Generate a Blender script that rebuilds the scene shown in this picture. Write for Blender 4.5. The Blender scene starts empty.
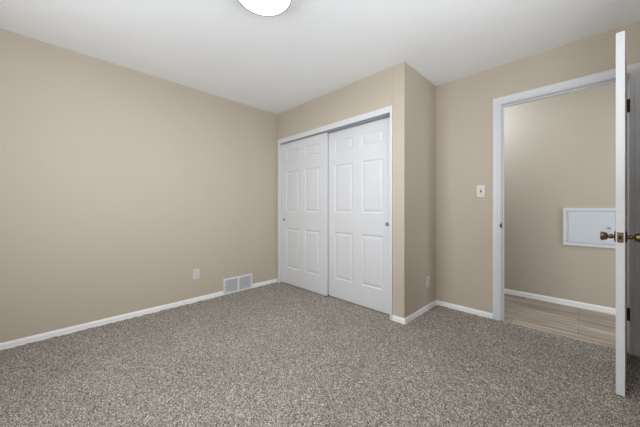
import bpy, bmesh, math, random
from mathutils import Vector, Matrix
import numpy as np
random.seed(4); PI = math.pi
C = bpy.context.scene.collection
S = bpy.context.scene

# ---------------------------------------------------------------- camera, light, exposure
LX = -3.115; CY = 2.275; SX = -1.146; SX2 = -1.128; WY = 2.985; WT = .12; CZ = 2.44
BY = -.85; RX = .44; HY = 4.01; HX0 = -2.2; HX1 = 1.6
JL, JR, JH = -.520, .268, 2.066     # bedroom doorway
KL, KR, KH = -3.055, -1.290, 2.003   # closet opening inside its frame
YAW = math.radians(44.6); CAM_H = 1.08
cam = bpy.data.cameras.new('camera'); co = bpy.data.objects.new('camera', cam); C.objects.link(co)
cam.sensor_width = 36; cam.lens = 36*261.5/640; cam.shift_y = -5.5/640; cam.clip_start = .02
co.location = (0, 0, CAM_H); co.rotation_euler = (PI/2, 0, YAW)
S.camera = co
S.view_settings.view_transform = 'Standard'; S.view_settings.look = 'None'
S.view_settings.gamma = 1; S.view_settings.use_curve_mapping = False
S.view_settings.exposure = 0.05

w = bpy.data.worlds.new('world'); S.world = w; w.use_nodes = True
w.node_tree.nodes['Background'].inputs[0].default_value = (.75, .85, 1, 1)
w.node_tree.nodes['Background'].inputs[1].default_value = .3

def area(name, loc, rot, sx, sy, power, col=(1, 1, 1)):
    l = bpy.data.lights.new(name, 'AREA'); l.shape = 'RECTANGLE'; l.size = sx; l.size_y = sy
    l.energy = power; l.color = col
    o = bpy.data.objects.new(name, l); C.objects.link(o); o.location = loc; o.rotation_euler = rot
    return o
# daylight entering by the window in the wall behind the camera
WIN_X0, WIN_X1, WIN_Z0, WIN_Z1 = -2.15, -.25, .75, 2.1
area('window_daylight', ((WIN_X0+WIN_X1)/2, BY-WT-.03, (WIN_Z0+WIN_Z1)/2), (PI/2+.35, 0, 0), WIN_X1-WIN_X0-.1, WIN_Z1-WIN_Z0-.1, 36, (.87, .94, 1))
area('hall_fill_light', (HX1-.03, (WY+WT+HY)/2, 1.25), (PI/2, 0, PI/2), .65, 1.9, 19, (.76, .88, 1))  # fill light added before the solid end wall to brighten the hall
W2_Y0, W2_Y1 = -.35, 1.65
area('side_fill_light', (RX+WT+.03, (W2_Y0+W2_Y1)/2, (WIN_Z0+WIN_Z1)/2), (PI/2+1.0, 0, PI/2), W2_Y1-W2_Y0-.1, WIN_Z1-WIN_Z0-.1, 37, (.90, .95, 1))  # added fill, tilted up to brighten the ceiling; its side window is invented
LAMP = (-1.362, .891)
LAMP_POWER = 3.0           # emission of the bowl of the ceiling light
cl = bpy.data.lights.new('ceiling_lamp', 'AREA'); cl.shape = 'DISK'; cl.size = .28; cl.energy = 16; cl.color = (.97, .985, 1)
clo = bpy.data.objects.new('ceiling_lamp', cl); C.objects.link(clo); clo.location = (LAMP[0], LAMP[1], CZ-.107)
# ceiling lamp of the hall, up and to the left of the doorway
hl = bpy.data.lights.new('hall_lamp', 'POINT'); hl.energy = 14; hl.color = (.74, .86, 1); hl.shadow_soft_size = .12
ho = bpy.data.objects.new('hall_lamp', hl); C.objects.link(ho); ho.location = (-1.0, 3.45, 2.2)

# ---------------------------------------------------------------- materials
def mat(name, col, rough=.5, metal=0, spec=.5):
    m = bpy.data.materials.new(name); m.use_nodes = True
    b = m.node_tree.nodes['Principled BSDF']
    b.inputs['Base Color'].default_value = (*col, 1); b.inputs['Roughness'].default_value = rough
    b.inputs['Metallic'].default_value = metal; b.inputs['Specular IOR Level'].default_value = spec
    return m
def lin(r, g, b):
    f = lambda c: ((c/255+.055)/1.055)**2.4 if c > 10 else c/255/12.92
    return (f(r), f(g), f(b))
def noisy(m, scale, amount, bump=0, dist=.001, detail=3, bscale=None):
    """small colour variation and bump in object space"""
    nt = m.node_tree; N = nt.nodes; L = nt.links; b = N['Principled BSDF']
    tc = N.new('ShaderNodeTexCoord'); n = N.new('ShaderNodeTexNoise'); n.inputs['Scale'].default_value = scale; n.inputs['Detail'].default_value = detail
    L.new(tc.outputs['Object'], n.inputs['Vector'])
    if amount:
        c = b.inputs['Base Color'].default_value[:3]
        r = N.new('ShaderNodeValToRGB'); L.new(n.outputs['Fac'], r.inputs[0])
        r.color_ramp.elements[0].position = .3; r.color_ramp.elements[1].position = .7
        r.color_ramp.elements[0].color = (*[x*(1-amount) for x in c], 1); r.color_ramp.elements[1].color = (*[min(1, x*(1+amount)) for x in c], 1)
        L.new(r.outputs[0], b.inputs['Base Color'])
    if bump:
        n2 = N.new('ShaderNodeTexNoise'); n2.inputs['Scale'].default_value = bscale or scale; n2.inputs['Detail'].default_value = 4
        L.new(tc.outputs['Object'], n2.inputs['Vector'])
        bp = N.new('ShaderNodeBump'); bp.inputs['Strength'].default_value = bump; bp.inputs['Distance'].default_value = dist
        L.new(n2.outputs['Fac'], bp.inputs['Height']); L.new(bp.outputs[0], b.inputs['Normal'])
    return m
M = {}
M['wall'] = noisy(mat('beige_wall_paint', lin(197, 185, 168), .6, 0, .35), 2.0, .012, .25, .0015, 3, 160)
M['ceiling'] = noisy(mat('white_ceiling_paint', lin(246, 246, 247), .85, 0, .2), 3, .01, .35, .002, 3, 120)
M['trim'] = noisy(mat('white_trim_paint', lin(221, 221, 223), .4), 4, .008)
M['base'] = noisy(mat('white_baseboard_paint', lin(244, 243, 242), .4), 4, .008)
M['door'] = noisy(mat('white_door_paint', lin(221, 221, 223), .45), 5, .008)
M['plastic'] = noisy(mat('white_switch_plastic', lin(216, 214, 208), .35), 30, .01)
M['slot'] = noisy(mat('dark_slot', lin(60, 58, 56), .6), 30, .05)
M['toggle'] = noisy(mat('grey_toggle', lin(150, 148, 145), .4), 30, .02)
M['vent'] = noisy(mat('white_register_enamel', lin(228, 228, 230), .4), 20, .01)
M['louver'] = noisy(mat('grey_register_louvers', lin(232, 233, 238), .45), 20, .02)
M['duct'] = noisy(mat('dark_duct', lin(150, 150, 156), .7), 20, .05)
M['bronze'] = noisy(mat('antique_brass', lin(118, 100, 72), .26, 1), 60, .15)
M['dbronze'] = noisy(mat('dark_bronze', lin(88, 72, 54), .38, 1), 60, .15)
M['nickel'] = noisy(mat('satin_nickel', lin(168, 168, 170), .4, .5), 60, .05)
M['pull'] = noisy(mat('grey_pull_cup', lin(138, 138, 142), .45, .15), 60, .05)
M['track'] = noisy(mat('aluminium_track', lin(176, 176, 178), .5, .1), 40, .03)
M['panelgrey'] = noisy(mat('white_panel_enamel', lin(214, 218, 223), .4), 6, .008)
M['rim'] = noisy(mat('brushed_rim', lin(165, 165, 167), .35, .8), 40, .03)
M['exterior'] = noisy(mat('exterior_board', lin(120, 118, 115), .8), 5, .05)

# carpet: mottled tufts, brown-grey with light and dark fibres
def carpet_mat():
    m = mat('speckled_carpet', lin(150, 143, 134), .95, 0, .1); nt = m.node_tree; N = nt.nodes; L = nt.links; b = N['Principled BSDF']
    tc = N.new('ShaderNodeTexCoord')
    n1 = N.new('ShaderNodeTexNoise'); n1.inputs['Scale'].default_value = 150; n1.inputs['Detail'].default_value = 4; n1.inputs['Roughness'].default_value = .7
    v = N.new('ShaderNodeTexVoronoi'); v.inputs['Scale'].default_value = 210
    n2 = N.new('ShaderNodeTexNoise'); n2.inputs['Scale'].default_value = 2.2; n2.inputs['Detail'].default_value = 3
    for n in (n1, v, n2): L.new(tc.outputs['Object'], n.inputs['Vector'])
    r = N.new('ShaderNodeValToRGB'); e = r.color_ramp.elements
    e[0].position = .30; e[0].color = (*lin(46, 41, 36), 1)
    e[1].position = .70; e[1].color = (*lin(240, 234, 225), 1)
    x = e.new(.44); x.color = (*lin(138, 130, 120), 1)
    x = e.new(.56); x.color = (*lin(184, 177, 167), 1)
    L.new(n1.outputs['Fac'], r.inputs[0])
    r2 = N.new('ShaderNodeValToRGB'); r2.color_ramp.elements[0].position = .3; r2.color_ramp.elements[1].position = .7
    r2.color_ramp.elements[0].color = (.80, .80, .80, 1); r2.color_ramp.elements[1].color = (.93, .92, .91, 1)
    L.new(n2.outputs['Fac'], r2.inputs[0])
    r3 = N.new('ShaderNodeMapRange'); r3.inputs[3].default_value = .34; r3.inputs[4].default_value = 1.6
    sp = N.new('ShaderNodeSeparateColor'); L.new(v.outputs['Color'], sp.inputs[0]); L.new(sp.outputs[0], r3.inputs[0])
    mx = N.new('ShaderNodeMix'); mx.data_type = 'RGBA'; mx.blend_type = 'MULTIPLY'; mx.inputs[0].default_value = 1
    L.new(r.outputs[0], mx.inputs[6]); L.new(r2.outputs[0], mx.inputs[7])
    mx2 = N.new('ShaderNodeVectorMath'); mx2.operation = 'SCALE'; L.new(mx.outputs[2], mx2.inputs[0]); L.new(r3.outputs[0], mx2.inputs['Scale'])
    L.new(mx2.outputs[0], b.inputs['Base Color'])
    bp = N.new('ShaderNodeBump'); bp.inputs['Strength'].default_value = .6; bp.inputs['Distance'].default_value = .006
    L.new(n1.outputs['Fac'], bp.inputs['Height']); L.new(bp.outputs[0], b.inputs['Normal'])
    return m
M['carpet'] = carpet_mat()
def wood_mat():
    m = mat('greige_vinyl_planks', lin(160, 143, 126), .42, 0, .4); nt = m.node_tree; N = nt.nodes; L = nt.links; b = N['Principled BSDF']
    tc = N.new('ShaderNodeTexCoord')
    br = N.new('ShaderNodeTexBrick'); br.inputs['Scale'].default_value = 1; br.inputs['Brick Width'].default_value = 1.22; br.inputs['Row Height'].default_value = .15
    br.inputs['Mortar Size'].default_value = .002; br.offset = .37
    br.inputs['Color1'].default_value = (*lin(196, 180, 163), 1); br.inputs['Color2'].default_value = (*lin(164, 149, 135), 1); br.inputs['Mortar'].default_value = (*lin(124, 110, 97), 1)
    L.new(tc.outputs['Object'], br.inputs['Vector'])
    mp = N.new('ShaderNodeMapping'); mp.inputs['Scale'].default_value = (1.1, 22, 1); L.new(tc.outputs['Object'], mp.inputs['Vector'])
    n = N.new('ShaderNodeTexNoise'); n.inputs['Scale'].default_value = 1.6; n.inputs['Detail'].default_value = 6; n.inputs['Distortion'].default_value = .6
    L.new(mp.outputs[0], n.inputs['Vector'])
    r = N.new('ShaderNodeValToRGB'); r.color_ramp.elements[0].position = .35; r.color_ramp.elements[1].position = .65
    r.color_ramp.elements[0].color = (.44, .42, .40, 1); r.color_ramp.elements[1].color = (1.0, 1.0, 1.0, 1)
    L.new(n.outputs['Fac'], r.inputs[0])
    mx = N.new('ShaderNodeMix'); mx.data_type = 'RGBA'; mx.blend_type = 'MULTIPLY'; mx.inputs[0].default_value = 1
    L.new(br.outputs['Color'], mx.inputs[6]); L.new(r.outputs[0], mx.inputs[7]); L.new(mx.outputs[2], b.inputs['Base Color'])
    return m
M['wood'] = wood_mat()
def glow():
    m = mat('lit_opal_glass', (1, 1, 1), .3); b = m.node_tree.nodes['Principled BSDF']
    b.inputs['Emission Color'].default_value = (.97, .985, 1, 1); b.inputs['Emission Strength'].default_value = LAMP_POWER
    return m
M['glow'] = glow()

# ---------------------------------------------------------------- mesh helpers
def link(name, bm, m, parent=None, smooth=False, bev=0):
    bmesh.ops.recalc_face_normals(bm, faces=bm.faces)
    me = bpy.data.meshes.new(name); bm.to_mesh(me); bm.free()
    me.materials.append(m)
    if smooth: me.polygons.foreach_set('use_smooth', [True]*len(me.polygons))
    o = bpy.data.objects.new(name, me); C.objects.link(o)
    if parent: o.parent = parent
    if bev:
        b = o.modifiers.new('bevel', 'BEVEL'); b.width = bev; b.segments = 2; b.limit_method = 'ANGLE'; b.angle_limit = math.radians(35)
    return o
def box(bm, x0, x1, y0, y1, z0, z1):
    v = [bm.verts.new(p) for p in ((x0,y0,z0),(x1,y0,z0),(x1,y1,z0),(x0,y1,z0),(x0,y0,z1),(x1,y0,z1),(x1,y1,z1),(x0,y1,z1))]
    for f in ((0,3,2,1),(4,5,6,7),(0,1,5,4),(1,2,6,5),(2,3,7,6),(3,0,4,7)): bm.faces.new([v[i] for i in f])
def B(*boxes):
    bm = bmesh.new()
    for b in boxes: box(bm, *b)
    return bm
def prism(bm, pts, vec):
    """closed outline of 3-D points extruded along vec"""
    a = [bm.verts.new(p) for p in pts]; b = [bm.verts.new(Vector(p)+Vector(vec)) for p in pts]
    n = len(a); bm.faces.new(a[::-1]); bm.faces.new(b)
    for i in range(n): bm.faces.new((a[i], a[(i+1) % n], b[(i+1) % n], b[i]))
def lathe(bm, prof, seg=32, mtx=Matrix()):
    """prof: (radius, height) turned about local z"""
    rings = []
    for r, z in prof:
        if r < 1e-5: rings.append([bm.verts.new(mtx @ Vector((0, 0, z)))])
        else: rings.append([bm.verts.new(mtx @ Vector((r*math.cos(2*PI*k/seg), r*math.sin(2*PI*k/seg), z))) for k in range(seg)])
    for a, b in zip(rings, rings[1:]):
        for k in range(seg):
            k2 = (k+1) % seg
            if len(a) == 1 and len(b) > 1: bm.faces.new((a[0], b[k], b[k2]))
            elif len(b) == 1 and len(a) > 1: bm.faces.new((a[k], a[k2], b[0]))
            elif len(a) > 1: bm.faces.new((a[k], a[k2], b[k2], b[k]))
def empty(name, loc=(0, 0, 0), rz=0):
    o = bpy.data.objects.new(name, None); C.objects.link(o); o.location = loc; o.rotation_euler = (0, 0, rz); o.empty_display_size = .1
    return o
def tag(o, label=None, cat=None, group=None, kind=None):
    if label: o['label'] = label
    if cat: o['category'] = cat
    if group: o['group'] = group
    if kind: o['kind'] = kind
    return o
def struct(name, bm, m, label, cat, **k):
    return tag(link(name, bm, m, **k), label, cat, kind='structure')

# ---------------------------------------------------------------- room shell
o = struct('wall_left', B((LX-WT, LX, BY-WT, WY+WT, 0, CZ)), M['wall'], 'long blank beige wall holding the floor register and an outlet', 'wall')
# closet partition: front wall around the opening plus its side return, one painted piece
CT = .11
bm = bmesh.new()
pts = [(LX, CY), (KL-.041, CY), (KL-.041, CY+CT), (LX, CY+CT)]
prism(bm, [(x, y, 0) for x, y in pts], (0, 0, CZ))
box(bm, KL-.041, KR+.025, CY, CY+CT, KH+.06, CZ)
pts = [(KR+.025, CY), (SX, CY), (SX2, WY), (SX-CT, WY), (SX-CT, CY+CT), (KR+.025, CY+CT)]
prism(bm, [(x, y, 0) for x, y in pts], (0, 0, CZ))
struct('wall_closet', bm, M['wall'], 'beige walls boxing out the closet, with a sharp outside corner', 'wall', bev=.003)
# wall with the bedroom doorway
RJ = .02
bm = B((LX, JL-RJ, WY, WY+WT, 0, CZ), (JR+RJ, HX1, WY, WY+WT, 0, CZ), (JL-RJ, JR+RJ, WY, WY+WT, JH+RJ, CZ))
struct('wall_doorway', bm, M['wall'], 'beige wall with the light switch and the open doorway', 'wall')
struct('wall_right', B((RX, RX+WT, BY-WT, W2_Y0, 0, CZ), (RX, RX+WT, W2_Y1, WY, 0, CZ), (RX, RX+WT, W2_Y0, W2_Y1, 0, WIN_Z0), (RX, RX+WT, W2_Y0, W2_Y1, WIN_Z1, CZ)), M['wall'], 'beige wall behind the open bedroom door', 'wall')
bm = B((LX, WIN_X0, BY-WT, BY, 0, CZ), (WIN_X1, RX, BY-WT, BY, 0, CZ), (WIN_X0, WIN_X1, BY-WT, BY, 0, WIN_Z0), (WIN_X0, WIN_X1, BY-WT, BY, WIN_Z1, CZ))
struct('wall_window', bm, M['wall'], 'beige wall with the window, behind the viewpoint', 'wall')
t = empty('window_1', ((WIN_X0+WIN_X1)/2, BY-.06, WIN_Z0)); tag(t, 'white framed window in the wall behind the viewpoint', 'window', kind='structure')
wx = (WIN_X1-WIN_X0)/2; wz = WIN_Z1-WIN_Z0
link('window_frame', B((-wx, -wx+.05, -.05, .06, 0, wz), (wx-.05, wx, -.05, .06, 0, wz), (-wx+.05, wx-.05, -.05, .06, 0, .05), (-wx+.05, wx-.05, -.05, .06, wz-.05, wz), (-.025, .025, -.03, .03, .05, wz-.05)), M['trim'], t, bev=.003)
t = empty('added_window', (RX+.06, (W2_Y0+W2_Y1)/2, WIN_Z0), PI/2); tag(t, 'added white framed window, unseen, in the wall beside the viewpoint', 'window', kind='structure')  # invented opening, put in to carry the side fill light
wx = (W2_Y1-W2_Y0)/2
link('window_frame', B((-wx, -wx+.05, -.06, .05, 0, wz), (wx-.05, wx, -.06, .05, 0, wz), (-wx+.05, wx-.05, -.06, .05, 0, .05), (-wx+.05, wx-.05, -.06, .05, wz-.05, wz), (-.025, .025, -.03, .03, .05, wz-.05)), M['trim'], t, bev=.003)
bm = B((LX-WT, RX+WT, BY-WT, WY+WT, CZ, CZ+.1))
struct('ceiling', bm, M['ceiling'], 'smooth white bedroom ceiling', 'ceiling')

# carpet as a finely tufted surface
def carpet():
    step = .0085
    x0, x1, y0, y1 = LX, RX, BY, WY+.012
    nx = int((x1-x0)/step); ny = int((y1-y0)/step)
    X, Y = np.meshgrid(np.linspace(x0, x1, nx), np.linspace(y0, y1, ny)); rng = np.random.default_rng(3)
    Z = rng.normal(0, 1, X.shape); K = Z.copy()
    for ax in (0, 1): K = (np.roll(K, 1, ax)+np.roll(K, -1, ax)+2*K)/4
    Z = Z*.0009+K*.0045
    Z = np.clip(Z, -.006, .007)+.007
    # the free edge in the doorway is tucked down and slightly ragged
    jit = rng.normal(0, .0022, nx)
    Y[-1] += jit; Z[-1] = -.008
    v = np.stack([X, Y, Z], -1).reshape(-1, 3)
    i = np.arange(nx*ny).reshape(ny, nx)
    f = np.stack([i[:-1, :-1], i[:-1, 1:], i[1:, 1:], i[1:, :-1]], -1).reshape(-1, 4)
    me = bpy.data.meshes.new('floor'); me.vertices.add(len(v)); me.vertices.foreach_set('co', v.ravel())
    me.loops.add(f.size); me.loops.foreach_set('vertex_index', f.ravel().astype(np.int32))
    me.polygons.add(len(f)); me.polygons.foreach_set('loop_start', np.arange(0, f.size, 4, dtype=np.int32))
    me.update(calc_edges=True); me.validate()
    me.polygons.foreach_set('use_smooth', [True]*len(f)); me.materials.append(M['carpet'])
    o = bpy.data.objects.new('floor', me); C.objects.link(o); return o
tag(carpet(), 'speckled brown-grey cut-pile bedroom carpet', 'carpet', kind='structure')
struct('floor_base', B((LX-WT, RX+WT, BY-WT, WY+.012, -.1, -.009)), M['exterior'], 'subfloor under the bedroom carpet', 'floor')
# the hall beyond the doorway
struct('floor_hall', B((HX0, HX1, WY+.0125, HY, -.1, -.002)), M['wood'], 'grey-brown wood plank floor of the hallway', 'floor')
struct('wall_hall', B((HX0-WT, HX1+WT, HY, HY+WT, -.1, CZ+.1)), M['wall'], 'beige hallway wall seen through the doorway', 'wall')
struct('wall_hall_left', B((HX0-WT, HX0, WY+WT, HY, -.1, CZ+.1)), M['wall'], 'beige end wall of the hallway, left', 'wall')
struct('wall_hall_right', B((HX1, HX1+WT, WY+WT, HY, -.1, CZ+.1)), M['wall'], 'beige end wall of the hallway, right', 'wall')
struct('ceiling_hall', B((HX0, HX1, WY+WT, HY, CZ, CZ+.1)), M['ceiling'], 'white hallway ceiling', 'ceiling')

# ---------------------------------------------------------------- baseboards
BH = .062
PROF = [(0, 0), (.015, 0), (.015, .020), (.012, .024), (.012, .044), (.009, .050), (.008, .056), (.004, BH), (0, BH)]
def base(name, a, b, n, label, ea=0, eb=0):
    """skirting from a to b (on the wall face), n = direction out of the wall; ea/eb: mitre at each end (+1 outside corner, -1 inside)"""
    a = Vector((*a, 0)); b = Vector((*b, 0)); n = Vector((*n, 0)); d = (b-a).normalized()
    bm = bmesh.new()
    A = [bm.verts.new(a+n*t-d*(t*ea)+Vector((0, 0, z-.006))) for t, z in PROF]
    E = [bm.verts.new(b+n*t+d*(t*eb)+Vector((0, 0, z-.006))) for t, z in PROF]
    k = len(A)
    bm.faces.new(A[::-1]); bm.faces.new(E)
    for i in range(k): bm.faces.new((A[i], A[(i+1) % k], E[(i+1) % k], E[i]))
    return struct(name, bm, M['base'], label, 'baseboard')
VY0, VY1, VZ = 1.456, 1.859, .2
base('baseboard_left', (LX, BY), (LX, VY0), (1, 0), 'long white baseboard on the blank left wall, before the register', -1, 0)
base('baseboard_left_corner', (LX, VY1), (LX, CY-.012), (1, 0), 'short white baseboard between the register and the closet frame', 0, 0)
base('baseboard_closet_front', (KR+.027, CY), (SX, CY), (0, -1), 'tiny white baseboard between closet door and outside corner', 0, 1)
base('baseboard_closet_side', (SX, CY), (SX2, WY), (.99967, -.02534), 'white baseboard along the side of the closet', 1, -1)
base('baseboard_doorway', (SX2, WY), (JL-.069, WY), (0, -1), 'white baseboard under the light switch', -1, 0)
base('baseboard_behind_door', (JR+.069, WY), (RX, WY), (0, -1), 'white baseboard behind the open door', 0, -1)
base('baseboard_right', (RX, BY), (RX, WY), (-1, 0), 'white baseboard on the wall behind the open door', -1, -1)
base('baseboard_window', (LX, BY), (RX, BY), (0, 1), 'white baseboard under the window', -1, -1)
base('baseboard_hall', (HX0, HY), (HX1, HY), (0, -1), 'white baseboard of the hallway wall', 0, 0)

# ---------------------------------------------------------------- bedroom doorway: jambs, stops, casing
t = empty('trim_1', ((JL+JR)/2, WY, 0)); tag(t, 'white casing and jambs around the bedroom doorway', 'door frame', kind='structure')
ox = (JL+JR)/2
def rel(bm, dx, dy): bmesh.ops.translate(bm, vec=(-dx, -dy, 0), verts=bm.verts); return bm
JZ = -.006
bm = B((JL-.0195, JL, WY, WY+WT, JZ, JH+.0195), (JR, JR+.0195, WY, WY+WT, JZ, JH+.0195), (JL, JR, WY, WY+WT, JH, JH+.0195))
link('jamb', rel(bm, ox, WY), M['trim'], t, bev=.0015)
bm = B((JL, JL+.011, WY+.042, WY+.078, JZ, JH), (JR-.011, JR, WY+.042, WY+.078, JZ, JH), (JL+.011, JR-.011, WY+.042, WY+.078, JH-.011, JH))
link('door_stop', rel(bm, ox, WY), M['trim'], t, bev=.002)
# casing with a stepped profile swept along the U (mitred)
CW = .062
CPROF = [(0, 0), (0, .009), (.006, .011), (.018, .011), (.024, .015), (.052, .017), (.060, .015), (CW, .011), (CW, 0)]
def casing(name, side, parent):
    bm = bmesh.new(); y0 = 0; s = -1 if side < 0 else 1
    l, r, h = JL-.006-ox, JR+.006-ox, JH+.006
    path = [lambda u: (l-u, JZ), lambda u: (l-u, h+u), lambda u: (r+u, h+u), lambda u: (r+u, JZ)]
    rings = [[bm.verts.new((p(u)[0], y0+s*d, p(u)[1])) for u, d in CPROF] for p in path]
    k = len(CPROF)
    bm.faces.new(rings[0]); bm.faces.new(rings[-1][::-1])
    for a, b in zip(rings, rings[1:]):
        for i in range(k): bm.faces.new((a[i], a[(i+1) % k], b[(i+1) % k], b[i]))
    o = link(name, bm, M['trim'], parent); return o
casing('casing', -1, t)
c2 = casing('casing', 1, t); c2.location.y = WT
KZ = .912
bm = B((JL-.001, JL+.0015, WY+.004, WY+.034, KZ-.03, KZ+.03), (JL-.012, JL+.0012, WY-.0105, WY+.004, KZ-.016, KZ+.016))
link('strike_plate', rel(bm, ox, WY), M['dbronze'], t, bev=.0005)

# ---------------------------------------------------------------- six-panel door slab
def slab(w, z0, z1, th, cols, rows, back=True):
    """slab from x 0..w, y 0 (front) .. th; moulded raised panels on its faces"""
    bm = bmesh.new()
    rings = [(0, 0), (.007, .0015), (.014, .007), (.024, .0075), (.046, .0015)]
    def face(y, s):
        xs = sorted({0, w, *[c for p in cols for c in p]}); zs = sorted({z0, z1, *[c for p in rows for c in p]})
        V = {(x, z): bm.verts.new((x, y, z)) for x in xs for z in zs}
        for x0, x1 in zip(xs, xs[1:]):
            for a, b in zip(zs, zs[1:]):
                q = [V[x0, a], V[x1, a], V[x1, b], V[x0, b]]
                if (x0, x1) in cols and (a, b) in rows:
                    prev = q
                    for ins, dp in rings[1:]:
                        cur = [bm.verts.new((px, y+s*dp, pz)) for px, pz in ((x0+ins, a+ins), (x1-ins, a+ins), (x1-ins, b-ins), (x0+ins, b-ins))]
                        for i in range(4): bm.faces.new((prev[i], prev[(i+1) % 4], cur[(i+1) % 4], cur[i]))
                        prev = cur
                    bm.faces.new(prev)
                else: bm.faces.new(q)
        return V, xs, zs
    A, xs, zs = face(0, 1); Bk, _, _ = face(th, -1)
    for z in (z0, z1):
        for a, b in zip(xs, xs[1:]): bm.faces.new((A[a, z], A[b, z], Bk[b, z], Bk[a, z]))
    for x in (0, w):
        for a, b in zip(zs, zs[1:]): bm.faces.new((A[x, a], A[x, b], Bk[x, b], Bk[x, a]))
    return bm
ROWS = [(.235, .80), (1.02, 1.595), (1.735, 1.89)]

# bedroom door, swung into the room a little past square
hinge = Vector((.2590, WY-.012, 0)); free = Vector((.1890, 2.252, 0))
d = free-hinge; W = d.length; ang = math.atan2(d.y, d.x)
TH = .035
door = empty('door_1', hinge, ang); tag(door, 'white six-panel bedroom door standing open edge-on, with brass knobs', 'door', kind='structure')
# local x runs from hinge to free edge; the passage face is on local -y (towards the doorway opening)
z0, z1 = .016, 2.080
cols = [(.105, .105+(W-.31)/2), (W-.105-(W-.31)/2, W-.105)]
bm = slab(W, z0, z1, TH, cols, [(.25, .82), (1.04, 1.64), (1.78, 1.94)])
bmesh.ops.translate(bm, vec=(0, -TH, 0), verts=bm.verts)
link('door_leaf', bm, M['door'], door, bev=.0015)
for s in (1, -1):   # a knob each side: rose, neck, flared cylinder
    mt = Matrix.Translation((W-.062, 0 if s > 0 else -TH, KZ)) @ Matrix.Rotation(-PI/2*s, 4, 'X')
    bm = bmesh.new()
    lathe(bm, [(0, 0), (.033, 0), (.034, .003), (.031, .006), (.020, .008), (0, .008)], 40, mt)
    r = link('rosette', bm, M['dbronze'], door, smooth=True, bev=.0005); r['label'] = 'dark bronze rosette of the door knob'
    bm = bmesh.new()
    lathe(bm, [(0, .007), (.014, .007), (.010, .011), (.0130, .016), (.0150, .021), (.0130, .026), (.0090, .031), (.0120, .034), (.0205, .036), (.0228, .042), (.0258, .058), (.0252, .0615), (.022, .063), (.019, .0615), (0, .0605)], 40, mt)
    k = link('door_knob', bm, M['bronze'], door, smooth=True); k['label'] = 'antique brass drum-shaped knob'
bm = B((W-.001, W+.0012, -TH/2-.0125, -TH/2+.0125, KZ-.029, KZ+.029)); lp = link('latch_plate', bm, M['bronze'], door, bev=.0004); lp['label'] = 'antique brass latch plate in the door edge'
bm = bmesh.new(); prism(bm, [(W, -TH/2-.008, KZ-.010), (W+.011, -TH/2+.003, KZ-.010), (W+.011, -TH/2+.007, KZ-.010), (W, -TH/2+.008, KZ-.010)], (0, 0, .020))
link('latch_bolt', bm, M['dbronze'], lp)
for hz in (1.834, .292):   # knuckle hinges; each with its leaf on the jamb
    bm = bmesh.new()
    for i in range(5):
        lathe(bm, [(0, 0), (.0082, 0), (.0082, .0165), (0, .0165)], 20, Matrix.Translation((-.004, .007, hz-.044+i*.0178)))
    lathe(bm, [(0, 0), (.007, 0), (.008, .003), (.004, .006), (0, .0065)], 20, Matrix.Translation((-.004, .007, hz+.045)))
    box(bm, -.0012, .0, -.030, .004, hz-.044, hz+.045)
    h = link('hinge', bm, M['dbronze'], door); h['label'] = 'dark bronze door hinge'
    bm = B((JR-.0016, JR+.0004, WY-.004, WY+.033, hz-.045, hz+.045)); link('hinge_leaf', rel(bm, ox, WY), M['dbronze'], t)

# ---------------------------------------------------------------- closet: frame, track, sliding doors
t = empty('trim_2', (KL, CY, 0)); tag(t, 'white frame with header around the sliding closet doors', 'closet frame', kind='structure')
FY = CY-.012
bm = B((KL-.04, KL, FY, CY+CT, JZ, KH), (KR, KR+.0245, FY, CY+CT, JZ, KH))
link('jamb', rel(bm, KL, CY), M['trim'], t, bev=.0015)
bm = B((KL-.04, KR+.0245, FY, FY+.02, KH, KH+.06), (KL-.04, KR+.0245, FY+.02, CY+CT, KH+.03, KH+.0595))
link('header', rel(bm, KL, CY), M['trim'], t, bev=.0015)
bm = B((KL, KR, FY+.0205, CY+CT-.001, KH+.012, KH+.0295), (KL, KR, CY+.0645, CY+.0675, KH-.012, KH+.0118), (KL, KR, CY+.033, CY+.036, KH-.012, KH+.0118))
link('sliding_track', rel(bm, KL, CY), M['track'], t)
DW = .89
def cdoor(x, y, pull_left, label):
    r = empty('closet_door', (x, y, 0)); tag(r, label, 'closet door', 'sliding closet doors', 'thing')
    cols = [(.11, .39), (.50, .78)]
    link('door_panel', slab(DW, .016, 1.990, .032, cols, ROWS), M['door'], r, bev=.0015)
    px = .062 if pull_left else DW-.072
    mt = Matrix.Translation((px, .0005, .915)) @ Matrix.Rotation(PI/2, 4, 'X')
    bm = bmesh.new(); lathe(bm, [(0, .0012), (.013, .0012), (.0165, .0018), (.018, .0035), (.020, .0035), (.0215, 0), (.0215, -.004), (0, -.004)], 28, mt)
    p = link('finger_pull', bm, M['pull'], r, smooth=True); p['label'] = 'round recessed metal finger pull'
    return r
cdoor(KL+.003, CY+.028, True, 'left sliding six-panel closet door, in front, next to the blank wall')
cdoor(KR-.003-DW, CY+.071, False, 'right sliding six-panel closet door, behind, next to the outside corner')
g = link('floor_guide', B((-2.185, -2.162, CY+.021, CY+.107, 0, .010), (-2.185, -2.162, CY+.0615, CY+.0695, .010, .03)), M['slot']); tag(g, 'small dark floor guide between the two closet doors', 'floor guide')
# inside of the closet
struct('trim_3', B((LX+.001, SX-CT-.001, WY-.30, WY-.001, 1.70, 1.72)), M['trim'], 'white shelf board inside the closet', 'shelf')

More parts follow.
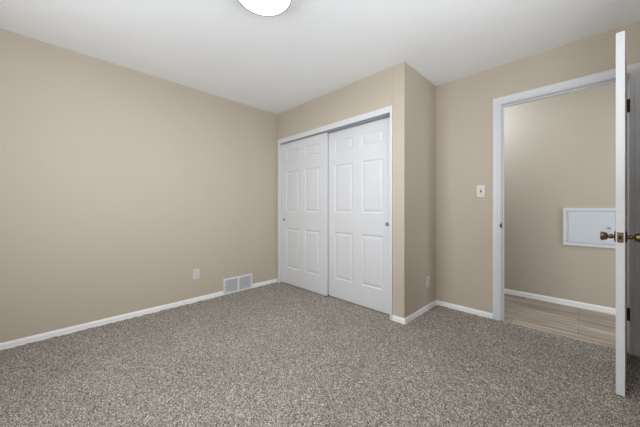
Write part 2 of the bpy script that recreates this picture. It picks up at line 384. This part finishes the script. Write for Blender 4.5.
# ---------------------------------------------------------------- ceiling light
t = empty('ceiling_light', (LAMP[0], LAMP[1], CZ)); tag(t, 'round flush ceiling light with glowing white bowl and thin metal rim', 'ceiling light')
bm = bmesh.new(); lathe(bm, [(0, 0), (.13, 0), (.13, -.045), (.1600, -.052), (.1600, -.056), (0, -.056)], 64)
link('canopy', bm, M['trim'], t, bev=.001)
bm = bmesh.new(); lathe(bm, [(.1600, -.058), (.1640, -.060)] + [(.1640*math.cos(a), -.062-.042*math.sin(a)) for a in [i*PI/2/12 for i in range(12)]] + [(0, -.104)], 64)
link('glass_bowl', bm, M['glow'], t, smooth=True)
bm = bmesh.new(); lathe(bm, [(.1645, -.054), (.1720, -.054), (.1735, -.058), (.1730, -.068), (.1690, -.071), (.1645, -.069), (.1645, -.054)], 96)
link('rim', bm, M['rim'], t, smooth=True)
a = YAW+PI/2+math.radians(35)
bm = B((.167, .191, -.006, .006, -.066, -.056)); bmesh.ops.rotate(bm, cent=(0, 0, 0), matrix=Matrix.Rotation(a, 3, 'Z'), verts=bm.verts)
link('clip', bm, M['trim'], t, bev=.002)

# ---------------------------------------------------------------- floor register in the left wall
t = empty('floor_register', (LX, (VY0+VY1)/2, 0), PI/2)   # local x along the wall, local -y out into the room
tag(t, 'white two-section metal air register set in the left wall at floor level', 'air vent')
w2 = (VY1-VY0)/2-.001; V0 = .006; fr = .022; D = .016
bm = bmesh.new()
for b in ((-w2, w2, -D, 0, V0, V0+fr), (-w2, w2, -D, 0, VZ-fr, VZ), (-w2, -w2+fr, -D, 0, V0+fr, VZ-fr), (w2-fr, w2, -D, 0, V0+fr, VZ-fr), (-.009, .009, -D, 0, V0+fr, VZ-fr)): box(bm, *b)
link('frame', bm, M['vent'], t, bev=.003)
link('duct_back', B((-w2+fr, w2-fr, -.003, -.001, V0+fr, VZ-fr)), M['duct'], t)
for x0, x1 in ((-w2+fr, -.009), (.009, w2-fr)):
    bm = bmesh.new(); n = 16
    for i in range(n):
        x = x0+(i+.5)*(x1-x0)/n
        prism(bm, [(x-.0058, -.0125, V0+fr), (x-.0052, -.0137, V0+fr), (x+.0052, -.0080, V0+fr), (x+.0046, -.0068, V0+fr)], (0, 0, VZ-V0-2*fr))
    link('louver_bank', bm, M['louver'], t)
link('damper_lever', B((w2-fr-.012, w2-fr-.006, -.030, -.010, .10, .106)), M['vent'], t, bev=.001)
for sx in (-1, 1):
    bm = bmesh.new(); lathe(bm, [(0, 0), (.004, 0), (.003, .0015), (0, .002)], 16, Matrix.Translation((sx*(w2-.010), -D+.0003, (V0+VZ)/2)) @ Matrix.Rotation(PI/2, 4, 'X')); link('screw', bm, M['nickel'], t)

# ---------------------------------------------------------------- outlets and switch
def outlet(name, loc, rz, label, hh=.0585, hw=.0365):
    t = empty(name, loc, rz); tag(t, label, 'outlet', 'wall outlets')
    link('cover_plate', B((-hw, hw, -.006, 0, -hh, hh)), M['plastic'], t, bev=.0025)
    for s in (-1, 1):
        bm = bmesh.new(); c = s*.0195
        prism(bm, [(.0165*math.cos(a)*1.0, -.0085, c+max(-.0125, min(.0125, .0165*math.sin(a)))) for a in [2*PI*i/32 for i in range(32)]], (0, .004, 0))
        so = link('socket', bm, M['plastic'], t)
        link('slots', B((-.0075, -.0055, -.0089, -.0084, c-.001, c+.008), (.0055, .0075, -.0089, -.0084, c, c+.007), (-.0022, .0022, -.0089, -.0084, c-.0085, c-.004)), M['slot'], so)
    bm = bmesh.new(); lathe(bm, [(0, 0), (.003, 0), (.002, .001), (0, .0012)], 16, Matrix.Translation((0, -.006, 0)) @ Matrix.Rotation(PI/2, 4, 'X')); link('screw', bm, M['nickel'], t)
outlet('wall_outlet', (LX, 1.137, .325), PI/2, 'white duplex outlet on the blank left wall, left of the register')
outlet('wall_outlet', (-1.1332, 2.772, .300), PI/2-.02534, 'white duplex outlet low on the shaded side wall of the closet')
t = empty('light_switch', (-.689, WY, 1.248)); tag(t, 'white toggle light switch on the wall beside the doorway', 'light switch')
link('cover_plate', B((-.037, .037, -.006, 0, -.0605, .0605)), M['plastic'], t, bev=.0025)
link('toggle_slot', B((-.006, .006, -.0068, -.006, -.013, .013)), M['slot'], t)
bm = bmesh.new(); prism(bm, [(-.0045, -.006, -.006), (-.0045, -.018, .004), (-.0045, -.018, .010), (-.0045, -.006, .008)], (.009, 0, 0)); link('toggle', bm, M['toggle'], t, bev=.0008)
for s in (-1, 1):
    bm = bmesh.new(); lathe(bm, [(0, 0), (.003, 0), (.002, .001), (0, .0012)], 16, Matrix.Translation((0, -.006, s*.030)) @ Matrix.Rotation(PI/2, 4, 'X')); link('screw', bm, M['nickel'], t)

# ---------------------------------------------------------------- access panel on the hall wall
AX0, AX1, AZ0, AZ1 = -.119, .31, .666, 1.08
t = empty('access_panel', (0, HY, 0)); tag(t, 'white metal access panel with small latch on the hallway wall', 'access panel')
b_ = .034
bm = B((AX0, AX1, -.014, 0, AZ0, AZ0+b_), (AX0, AX1, -.014, 0, AZ1-b_, AZ1), (AX0, AX0+b_, -.014, 0, AZ0+b_, AZ1-b_), (AX1-b_, AX1, -.014, 0, AZ0+b_, AZ1-b_))
link('frame', bm, M['trim'], t, bev=.004)
pd = link('panel_door', B((AX0+b_+.012, AX1-b_-.004, -.012, -.002, AZ0+b_+.004, AZ1-b_-.004)), M['panelgrey'], t, bev=.003)
bm = bmesh.new(); lathe(bm, [(0, 0), (.013, 0), (.013, .003), (.009, .005), (0, .0055)], 24, Matrix.Translation((.229, -.012, .873)) @ Matrix.Rotation(PI/2, 4, 'X'))
l = link('latch', bm, M['nickel'], pd, smooth=True); l['label'] = 'small round metal latch'
link('reveal', B((AX0+b_, AX1-b_, -.002, -.0005, AZ0+b_, AZ1-b_)), M['vent'], t)
for hz in (.735, .80, .95, 1.015):
    bm = bmesh.new(); lathe(bm, [(0, 0), (.0055, 0), (.0055, .035), (0, .035)], 16, Matrix.Translation((AX0+b_+.006, -.013, hz-.0175))); link('hinge', bm, M['trim'], t)
